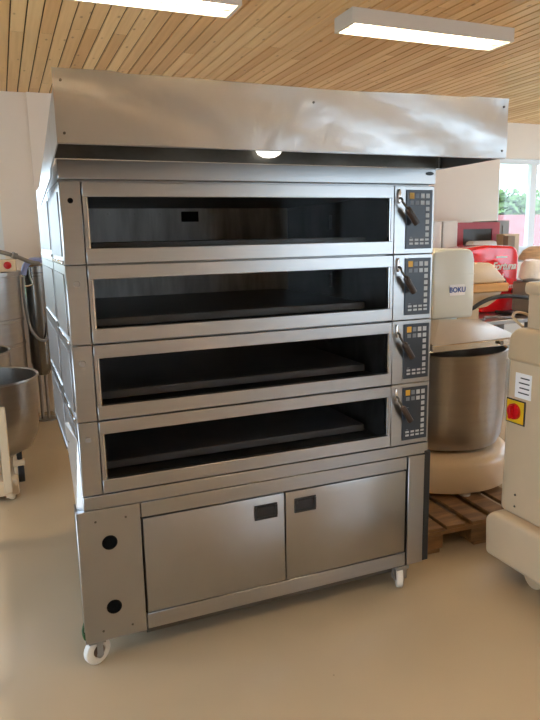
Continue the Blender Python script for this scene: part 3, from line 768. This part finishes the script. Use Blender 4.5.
# ================================================================== left side
def kettle_bowl(cx, cyy, zr, h, R, parent):
    return MB().lathe([(0, zr - h), (R * .5, zr - h + .004), (R * .8, zr - h + .06), (R * .94, zr - h + .16), (R, zr - .2), (R, zr - .012), (R + .012, zr - .006), (R + .010, zr + .006), (R - .006, zr), (R - .01, zr - .2), (R * .92, zr - h + .17), (R * .78, zr - h + .072), (R * .5, zr - h + .016), (0, zr - h + .012)], (cx, cyy, 0), 72).build('bowl', STEELB, parent)
b1 = thing('mixing_bowl', 'steel mixing bowl on cream wheeled trolley, nearest at the left edge', 'mixing bowl', (-.40, 2.25, 0))
kettle_bowl(-.40, 2.25, .815, .55, .35, b1)
tr = MB(); tr.box(-.68, -.235, 2.0, 2.55, .04, .15, bev=.012, seg=2); tr.cyl((-.40, 2.25, .14), (-.40, 2.25, .28), .12, n=24)
tr.build('trolley', CREAM, b1)
MB().box(-.325, -.272, 1.89, 1.915, .10, .68, bev=.006).box(-.318, -.28, 1.914, 2.02, .06, .13).build('post', CREAM, b1)
for (x, y) in ((-.285, 2.05), (-.62, 2.05), (-.62, 2.5), (-.285, 2.5)):
    MB().cyl((x, y - .012, .024), (x, y + .012, .024), .024, n=18).box(x - .012, x + .012, y - .016, y + .016, .022, .045).build('caster', CREAM2, b1)
MB().box(-.232, -.192, 2.10, 2.15, .09, .21, bev=.006).box(-.232, -.197, 2.10, 2.15, .25, .34, bev=.006).build('brake_block', BLACK, b1)
MB().cyl((-.26, 2.12, .225), (-.185, 2.12, .225), .025, n=14).box(-.255, -.236, 2.11, 2.14, .15, .30).build('brake_lever', CREAM, b1)

b2 = thing('mixing_bowl', 'steel mixing bowl of which only the rim shows, behind the nearer one', 'mixing bowl', (-.575, 2.98, 0))
kettle_bowl(-.575, 2.98, .885, .55, .36, b2)
MB().box(-.9, -.4, 2.75, 3.22, .10, .19, bev=.012).cyl((-.575, 2.98, .18), (-.575, 2.98, .345), .12, n=24).build('trolley', CREAM, b2)
for (x, y) in ((-.46, 2.8), (-.84, 2.8), (-.84, 3.16), (-.46, 3.16)): MB().cyl((x, y - .012, .05), (x, y + .012, .05), .05, n=18).build('caster', BLACK, b2)

tk = thing('steel_tank', 'big round stainless steel tank behind the mixing bowls at left', 'tank', (-.52, 3.85, 0))
mb = MB(); mb.lathe([(0, .14), (.42, .14), (.45, .18), (.45, .80), (.456, .805), (.456, .83), (.45, .835), (.45, 1.02), (.456, 1.025), (.456, 1.05), (.45, 1.055), (.45, 1.42), (.462, 1.425), (.462, 1.462), (.45, 1.467), (0, 1.475)], (-.52, 3.85, 0), 64)
mb.build('shell', STEELB, tk)
for k in range(4):
    a = PI / 4 + k * PI / 2; MB().cyl((-.52 + .36 * math.cos(a), 3.85 + .36 * math.sin(a), 0), (-.52 + .36 * math.cos(a), 3.85 + .36 * math.sin(a), .15), .03, n=14).build('leg', STEELB, tk)
cb = thing('control_box', 'small cream control box with red round button on the tank top', 'control box', (-.24, 3.55, 1.47))
MB().box(-.36, -.095, 3.48, 3.60, 1.472, 1.575, bev=.008).build('case', CREAM, cb)
MB().lathe([(.032, 0), (.030, -.012), (.02, -.018), (0, -.02)], (-.165, 3.48, 1.525), 22, axis='y').build('button', KNOB, cb)
tag(MB().tube([(-.45, 3.62, 1.66), (-.25, 3.6, 1.645), (-.10, 3.62, 1.60), (.02, 3.68, 1.545), (.10, 3.78, 1.525)], .018, 12).tube([(-.42, 3.62, 1.66), (-.43, 3.75, 1.60), (-.43, 3.80, 1.479)], .016, 10).cyl((-.12, 3.605, 1.61), (-.085, 3.62, 1.595), .028, n=12).build('grey_pipe', GREYM), 'slanting grey pipe above the steel tank at left', 'pipe')

cyl_ = thing('steel_cylinder', 'slim dark steel cylinder on legs standing between tank and oven', 'cylinder', (.065, 4.08, 0))
CX, CY = .068, 4.06
MB().lathe([(0, .44), (.05, .45), (.085, .50), (.10, .58), (.102, 1.40), (.108, 1.405), (.108, 1.43), (.10, 1.435), (.10, 1.49), (.08, 1.51), (0, 1.515)], (CX, CY, 0), 40).build('shell', mat('dark steel', (.30, .29, .27), .25, 1, var=.1), cyl_)
for dx in (-.035, .02): MB().cyl((CX + dx, CY, 0), (CX + dx, CY, .46), .016, n=12).build('leg', STEELB, cyl_)
MB().cyl((CX, CY, 0), (CX, CY, .012), .10, n=24).build('foot_plate', STEELB, cyl_)
tag(MB().tube([(-.035, 3.92, 1.42), (-.01, 3.93, 1.50), (.04, 3.93, 1.545), (.10, 3.94, 1.55), (.17, 3.97, 1.535), (.22, 4.0, 1.50)], .027, 12).build('blue_hose', BLUEC), 'pale blue hose arched over the slim steel cylinder', 'hose')
tag(MB().tube([(-.040, 3.92, 1.40), (-.045, 3.92, 1.2), (-.02, 3.93, .95), (.04, 3.93, .83), (.10, 3.93, .80), (.15, 3.95, .84), (.17, 3.97, .95)], .014, 10).build('clear_hose', HOSEC), 'thin clear hose hanging in a loop before the slim steel cylinder', 'hose')
tag(MB().tube([(.02, 3.938, 1.49), (.025, 3.94, 1.40), (.035, 3.94, 1.33), (-.03, 3.94, 1.315)], .007, 8).build('wire_hook', STEELP), 'bent steel wire hook on the front of the slim steel cylinder', 'hook')
